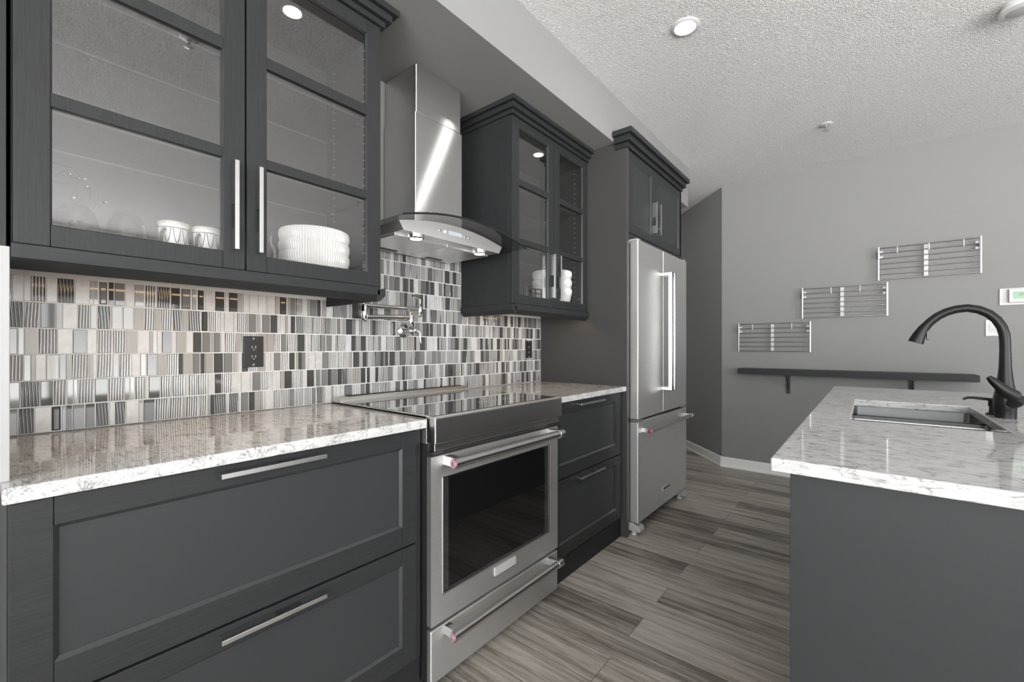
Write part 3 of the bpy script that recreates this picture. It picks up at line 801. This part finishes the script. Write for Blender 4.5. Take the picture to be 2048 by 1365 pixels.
FXX, FY = 2.126, 2.19
c = thing('kitchen_faucet', (FXX, FY, .9142), 'matte black gooseneck pull-down faucet on the island', 'faucet')
MB().lathe([(.0265, 0), (.0265, .026), (.027, .028), (.0285, .050), (.0285, .068), (.024, .092), (.019, .13), (.0155, .17), (.0146, .205), (.0144, .222), (0, .222)], (FXX, FY, .9142), seg=32).build('body', 'matte_black', c, smooth=True)
path = [(FXX, FY, 1.1365), (FXX, FY, 1.17)]
R = .0; 
arc = [(2.1255, 1.172), (2.124, 1.196), (2.118, 1.222), (2.106, 1.247), (2.088, 1.268), (2.064, 1.283), (2.037, 1.290), (2.009, 1.287), (1.984, 1.278), (1.962, 1.264), (1.945, 1.247), (1.937, 1.237)]
MB().tube([(FXX, FY, 1.1365)] + [(x, FY, z) for x, z in arc], .0140, 22).build('spout', 'matte_black', c, smooth=True)
h = MB().tube([(1.937, FY, 1.237), (1.926, FY, 1.222), (1.913, FY, 1.196), (1.904, FY, 1.170)], [.0141, .0155, .0190, .0225], 22).build('spray_head', 'matte_black', c, smooth=True)
MB().box(1.932, 1.940, FY - .008, FY + .008, 1.180, 1.215).build('spray_button', 'black_plastic', h, bevel=.002)
hd = MB().tube([(2.150, FY - .006, .988), (2.140, FY - .028, .992), (2.118, FY - .034, 1.010), (2.092, FY - .038, 1.040), (2.082, FY - .040, 1.052)], [.014, .020, .0175, .012, .0075], 20).build('lever_handle', 'matte_black', c, smooth=True)
MB().tube([(2.128, FY - .004, .962), (2.148, FY - .018, .976), (2.156, FY - .028, .984)], [.024, .022, .016], 20).build('handle_hub', 'matte_black', c, smooth=True)
c = thing('soap_dispenser', (2.108, 2.262, .9142), 'small black soap dispenser behind the gooseneck faucet', 'soap dispenser')
MB().lathe([(.018, 0), (.018, .004), (.010, .008), (.009, .028), (.0115, .030), (.0115, .052), (.007, .056), (0, .056)], (2.108, 2.262, .9142), seg=20).build('pump', 'matte_black', c, smooth=True)
MB().tube([(2.108, 2.262, .967), (2.060, 2.262, .971), (2.046, 2.262, .970), (2.034, 2.262, .963)], [.0055, .0045, .0042, .0035], 12).build('nozzle', 'matte_black', c, smooth=True)

# ------------------------------------------------------------------ far wall: racks, shelf, thermostat, switch
def rack(x0, z0, label, clips):
    Wd, Hh, yw = .554, .247, YF
    c = thing('wire_wall_rack', (x0 + Wd / 2, yw, z0), label, 'rack', 'wire racks stepping up the far wall')
    for x in (x0, x0 + Wd): MB().box(x - .005, x + .005, yw - .045, yw - .033, z0 - .008, z0 + Hh + .010).build('end_post', 'satin_chrome', c, bevel=.002)
    for k in range(7):
        z = z0 + Hh * k / 6
        MB().tube([(x0, yw - .039, z), (x0 + Wd, yw - .039, z)], .0040, 10).build('rod', 'rack_metal', c, smooth=True)
    MB().box(x0 + Wd * .47, x0 + Wd * .47 + .024, yw - .034, yw - .030, z0 + .004, z0 + Hh - .006).build('centre_strap', 'white_plastic', c)
    for f in clips:
        x = x0 + Wd * f
        MB().box(x - .003, x + .003, yw - .052, yw - .043, z0 + Hh * 5 / 6 - .012, z0 + Hh - .002).build('hook', 'white_plastic', c, bevel=.001)
    for x, s in ((x0 + .004, 1), (x0 + Wd - .004, -1)):
        br = MB().box(x - .004, x + .004, yw - .034, yw, z0 + .17, z0 + .225)
        for dz in (.178, .218): br.box(min(x, x + s * .022), max(x, x + s * .022), yw - .030, yw - .027, z0 + dz - .010, z0 + dz + .006)
        br.build('wall_bracket', 'white_plastic', c)
    return c
rack(.830, 1.114, 'chrome wire rack on far wall, lowest of the three, above the shelf end', (.21, .76))
rack(1.328, 1.402, 'chrome wire rack on far wall, middle of the three stepped racks', (.36, .70))
rack(1.830, 1.682, 'chrome wire rack on far wall, highest of the three, nearest the thermostat', (.20, .52, .845))

c = thing('wall_shelf', (1.605, YF, .91), 'long thick charcoal wall shelf on black brackets below the wire racks', 'shelf')
MB().box(.860, 2.355, YF - .225, YF - .001, .910, .957).build('board', 'wood_x', c, bevel=.001)
for x in (1.205, 2.010):
    MB().box(x, x + .030, YF - .007, YF - .001, .738, .909).box(x, x + .030, YF - .19, YF - .001, .903, .909).prism([(YF - .007, .80), (YF - .007, .78), (YF - .10, .903), (YF - .12, .903)], 'x', x + .012, x + .018).build('bracket', 'black_plastic', c, bevel=.001)
c = thing('thermostat', (2.60, YF, 1.50), 'white wall thermostat with green screen above the faucet', 'thermostat')
MB().box(2.476, 2.720, YF - .008, YF - .001, 1.442, 1.560).build('backing_plate', 'white_plastic', c, bevel=.006, seg=3)
th = MB().box(2.517, 2.680, YF - .034, YF - .008, 1.458, 1.550).build('housing', 'white_plastic', c, bevel=.004, seg=3)
MB().box(2.536, 2.618, YF - .0352, YF - .0338, 1.482, 1.532).build('screen', 'lcd', th)
def text(s, size, parent, mat, loc, rot, name):
    cu = bpy.data.curves.new(name, 'FONT'); cu.body = s; cu.size = size; cu.align_x = 'CENTER'; cu.align_y = 'CENTER'; cu.extrude = .0003
    t = bpy.data.objects.new(name, cu); COL.objects.link(t)
    bpy.context.view_layer.update()
    me = bpy.data.meshes.new_from_object(t.evaluated_get(bpy.context.evaluated_depsgraph_get()))
    bpy.data.objects.remove(t)
    me.materials.clear(); me.materials.append(MATS[mat])
    o = bpy.data.objects.new(name, me); COL.objects.link(o)
    M = Matrix.Translation(Vector(loc) - WL[parent.name]) @ rot.to_4x4()
    me.transform(M); o.parent = parent; WL[o.name] = WL[parent.name]; return o
from mathutils import Euler
text('21', .022, th, 'lcd_digit', (2.574, YF - .0356, 1.512), Euler((PI / 2, 0, 0)).to_matrix(), 'temperature_digits')
c = thing('light_switch', (2.446, YF, 1.285), 'white rocker light switch below the thermostat behind the faucet', 'switch')
MB().box(2.411, 2.481, YF - .006, YF - .001, 1.229, 1.343).build('cover_plate', 'white_plastic', c, bevel=.002)
MB().prism([(YF - .006, 1.255), (YF - .0065, 1.255), (YF - .0105, 1.286), (YF - .0075, 1.318), (YF - .006, 1.318)], 'x', 2.429, 2.463).build('rocker', 'white_plastic', c, bevel=.0006)

# ------------------------------------------------------------------ ceiling fittings
c = thing('ceiling_light', (1.088, 2.141, HC), 'round lit recessed ceiling light over the aisle before the refrigerator', 'ceiling light')
MB().lathe([(.064, 0), (.064, -.003), (.058, -.007), (.048, -.008), (.044, -.003)], (1.088, 2.141, HC), seg=48).build('trim_ring', 'white_plastic', c, smooth=True)
MB().lathe([(.0445, -.0015), (.0445, -.0045), (0, -.0055)], (1.088, 2.141, HC), seg=40).build('diffuser', 'lamp_white', c, smooth=True)
c = thing('fire_sprinkler', (1.541, 3.70, HC), 'small white and chrome fire sprinkler head on the ceiling', 'sprinkler')
MB().lathe([(.040, 0), (.040, -.002), (.034, -.006), (.014, -.007)], (1.541, 3.70, HC), seg=28).build('escutcheon', 'white_plastic', c, smooth=True)
MB().lathe([(.009, 0), (.009, -.022), (.005, -.024), (.005, -.040)], (1.541, 3.70, HC), seg=16).build('nozzle', 'satin_chrome', c, smooth=True)
MB().lathe([(.004, -.040), (.018, -.041), (.021, -.043), (.018, -.044), (.004, -.043)], (1.541, 3.70, HC), seg=20, closed=True).build('deflector', 'chrome', c, smooth=True)
dup(c, (.036, -3.047, 0), 'small fire sprinkler head on the ceiling over the aisle, mirrored in the nearest cabinet')
c = thing('smoke_detector', (2.292, 2.945, HC), 'thick round white ceiling detector beyond the island, partly cut off', 'smoke detector')
MB().lathe([(.058, 0), (.060, -.012), (.060, -.020), (0, -.020)], (2.292, 2.945, HC), seg=44).build('base', 'white_plastic', c, smooth=True)
MB().lathe([(.066, -.022), (.068, -.026), (.066, -.034), (.050, -.038), (0, -.038)], (2.292, 2.945, HC), seg=44).build('cover', 'white_plastic', c, smooth=True)
MB().lathe([(.040, -.037), (.040, -.0395), (.036, -.0405), (0, -.0405)], (2.292, 2.945, HC), seg=40).build('inner_disc', 'grey_plastic', c, smooth=True)

# ------------------------------------------------------------------ dishes in the cabinets
FZ = 1.3852
def ribbed_bowl(loc, R, h, label, group):
    pr_o = [(R * .58, 0), (R * .62, .002), (R * .80, h * .22), (R * .90, h * .42), (R * .945, h - .045), (R * .975, h - .034), (R * .998, h - .022), (R * .998, h - .012), (R * .975, h - .002), (R * .965, h)]
    pr = pr_o + [(R * .94, h), (R * .925, h * .8), (R * .78, h * .3), (R * .5, .008), (0, .008)]
    o = MB().lathe([(0, 0)] + pr, loc, seg=168, flute=(2, .0019, 3, 9)).build('ribbed_bowl', 'china', loc=loc)
    return tag(o, label, 'bowl', group)
B0 = ribbed_bowl((.195, .775, FZ), .118, .105, 'white ribbed bowl at the bottom of the stack in the nearest cabinet', 'ribbed bowls in the nearest cabinet')
dup(B0, (0, 0, .041), 'white ribbed bowl in the middle of the stack in the nearest cabinet')
dup(B0, (0, 0, .082), 'white ribbed bowl on top of the stack in the nearest cabinet')
B1 = ribbed_bowl((.245, 2.25, FZ), .122, .125, 'white ribbed bowl, bottom of the stack in the cabinet beside the refrigerator', 'ribbed bowls in the cabinet beside the refrigerator')
dup(B1, (0, 0, .053), 'white ribbed bowl, middle of the stack in the cabinet beside the refrigerator')
dup(B1, (0, 0, .106), 'white ribbed bowl, top of the stack in the cabinet beside the refrigerator')
pl = MB().lathe([(0, 0), (.07, 0), (.11, .010), (.135, .020), (.135, .023), (.108, .014), (.07, .005), (0, .005)], (.215, 1.93, FZ), seg=40).build('dinner_plate', 'china', loc=(.215, 1.93, FZ), smooth=True)
tag(pl, 'white plate lying in the cabinet beside the range hood', 'plate')
c = thing('reflected_lattice', (.26, 2.03, FZ), 'small black wire lattice standing in for a reflection next to the ribbed bowls', 'stand')
ps = MB()  # wire shape added for a dark lattice reflected in the door glass
for z in (.012, .052, .078, .104): ps.tube([(.262, 1.985, FZ + z), (.262, 2.112, FZ + z + .004)], .0035, 8)
for y in (1.985, 2.05, 2.112): ps.tube([(.262, y, FZ + .003), (.262, y, FZ + .108)], .0035, 8)
ps.build('wire_frame', 'matte_black', c, smooth=True)
def glass_mug(loc, label):
    c = thing('glass_bowl', loc, label, 'glass', 'upturned glass bowls in the nearest cabinet')
    h = .132; t = .003
    out = [(.044, 0), (.0455, .03), (.0455, .06), (.043, .09), (.036, .115), (.026, .128), (.012, h), (0, h)]
    inn = [(max(r - t, 0), max(z - t * .8, 0) if k > 5 else z) for k, (r, z) in enumerate(out)]
    MB().lathe([(r, z) for r, z in out] + [(r, z - .003) for r, z in inn[::-1]], loc, seg=32).build('shell', 'crystal', c, smooth=True)
    MB().lathe([(.0448, 0), (.0465, .002), (.0448, .004)], loc, seg=32, closed=True).build('rim', 'shelf_edge', c, smooth=True)
    MB().lathe([(0, 0), (.016, 0), (.016, .085), (.013, .090), (0, .090)], (loc[0], loc[1] + .004, loc[2] + .0), seg=24, flute=(3, .0012, 1, 2)).build('inner_votive', 'china', c, smooth=True)
    return c
g0 = glass_mug((.205, .150, FZ), 'upturned clear glass bowl under the wire ornament in the nearest cabinet')
dup(g0, (0, .099, -.0), 'upturned clear glass bowl between the wire ornament and the patterned cups')
def cup(loc, label):
    c = thing('patterned_cup', loc, label, 'cup', 'patterned cups in the nearest cabinet')
    h = .128; R = .036
    MB().lathe([(0, 0), (R * .86, 0), (R * .95, .004), (R * .98, .03), (R, h), (R - .003, h), (R * .9, .006), (0, .006)], loc, seg=36).build('body', 'china', c, smooth=True)
    MB().lathe([(R + .0018, h - .008), (R + .0022, h - .003), (R - .001, h + .001), (R - .004, h - .002)], loc, seg=36, closed=True).build('rim', 'rim', c, smooth=True)
    d = MB()
    def at(a, z): return (loc[0] + math.cos(a) * (R + .0007), loc[1] + math.sin(a) * (R + .0007), loc[2] + z)
    for k in range(10):
        a0 = 2 * PI * k / 10
        d.tube([at(a0 + .25 * (q / 8 - .5) * 2, h - .020 - .042 * (1 - ((q / 8 - .5) * 2) ** 2)) for q in range(9)], .0009, 6)
    d.tube([at(2 * PI * q / 48, h - .019 + .002 * (q % 2)) for q in range(49)], .0012, 6)
    d.build('garland_pattern', 'wire', c, smooth=True)
    MB().tube([(loc[0] + .028, loc[1] - .026, loc[2] + h - .025), (loc[0] + .040, loc[1] - .036, loc[2] + h - .040), (loc[0] + .043, loc[1] - .037, loc[2] + h - .065), (loc[0] + .035, loc[1] - .030, loc[2] + h - .088), (loc[0] + .026, loc[1] - .022, loc[2] + h - .095)], .0045, 10).build('handle', 'wire', c, smooth=True)
    return c
c0 = cup((.205, .352, FZ), 'white patterned cup next to the upturned glass bowl')
dup(c0, (0, .082, 0), 'white patterned cup next to the door stile with two long handles')
c = thing('glass_jar', (.235, .588, FZ), 'clear glass jar beside the stack of ribbed bowls', 'jar')
MB().lathe([(0, 0), (.030, 0), (.033, .004), (.033, .085), (.028, .100), (.020, .112), (.020, .135), (.017, .135), (.017, .112), (.025, .098), (.030, .084), (.030, .006), (0, .006)], (.235, .588, FZ), seg=28).build('vessel', 'crystal', c, smooth=True)
MB().lathe([(.022, .134), (.022, .150), (.018, .154), (0, .154)], (.235, .588, FZ), seg=24).build('lid', 'clear', c, smooth=True)
c = thing('wire_ornament', (.20, .150, FZ + .1325), 'looping wire ornament with glass beads standing on the glass bowl', 'ornament')
OZ = FZ
def loop(cx_, cz, rx, rz, a0, a1, x=.2, n=26, rot=0.0):
    pts = []
    for k in range(n + 1):
        a = a0 + (a1 - a0) * k / n
        u, v = rx * math.cos(a), rz * math.sin(a)
        pts.append((x + .012 * math.sin(a * 1.3), cx_ + u * math.cos(rot) - v * math.sin(rot), cz + u * math.sin(rot) + v * math.cos(rot)))
    return pts
wm = MB()
wm.tube(loop(.115, 1.590, .046, .022, 0, 2 * PI, .20, rot=-.1), .0022, 7)
wm.tube(loop(.150, 1.552, .042, .052, -.95, 2.6, .205), .0022, 7)
wm.tube(loop(.150, 1.556, .030, .030, -1.6, 1.9, .195), .0016, 6)
wm.tube([(.2, .105, 1.530), (.2, .140, 1.552), (.2, .172, 1.570)], .0009, 6)
wm.tube([(.2, .105, 1.545), (.2, .150, 1.527), (.2, .190, 1.527)], .0009, 6)
wm.tube([(.2, .176, 1.505), (.2, .192, 1.517), (.2, .206, 1.537)], .0008, 6)
wm.tube([(.2, .154, FZ + .133), (.2, .154, 1.54), (.2, .152, 1.575)], [.004, .003, .002], 8)
wm.build('wire', 'wire', c, smooth=True)
for p in ((.2, .141, 1.594), (.2, .156, 1.588), (.2, .168, 1.589), (.2, .172, 1.571), (.2, .147, 1.535), (.2, .207, 1.539), (.205, .176, 1.507)):
    MB().sphere(p, .0048).build('glass_bead', 'chrome', c, smooth=True)
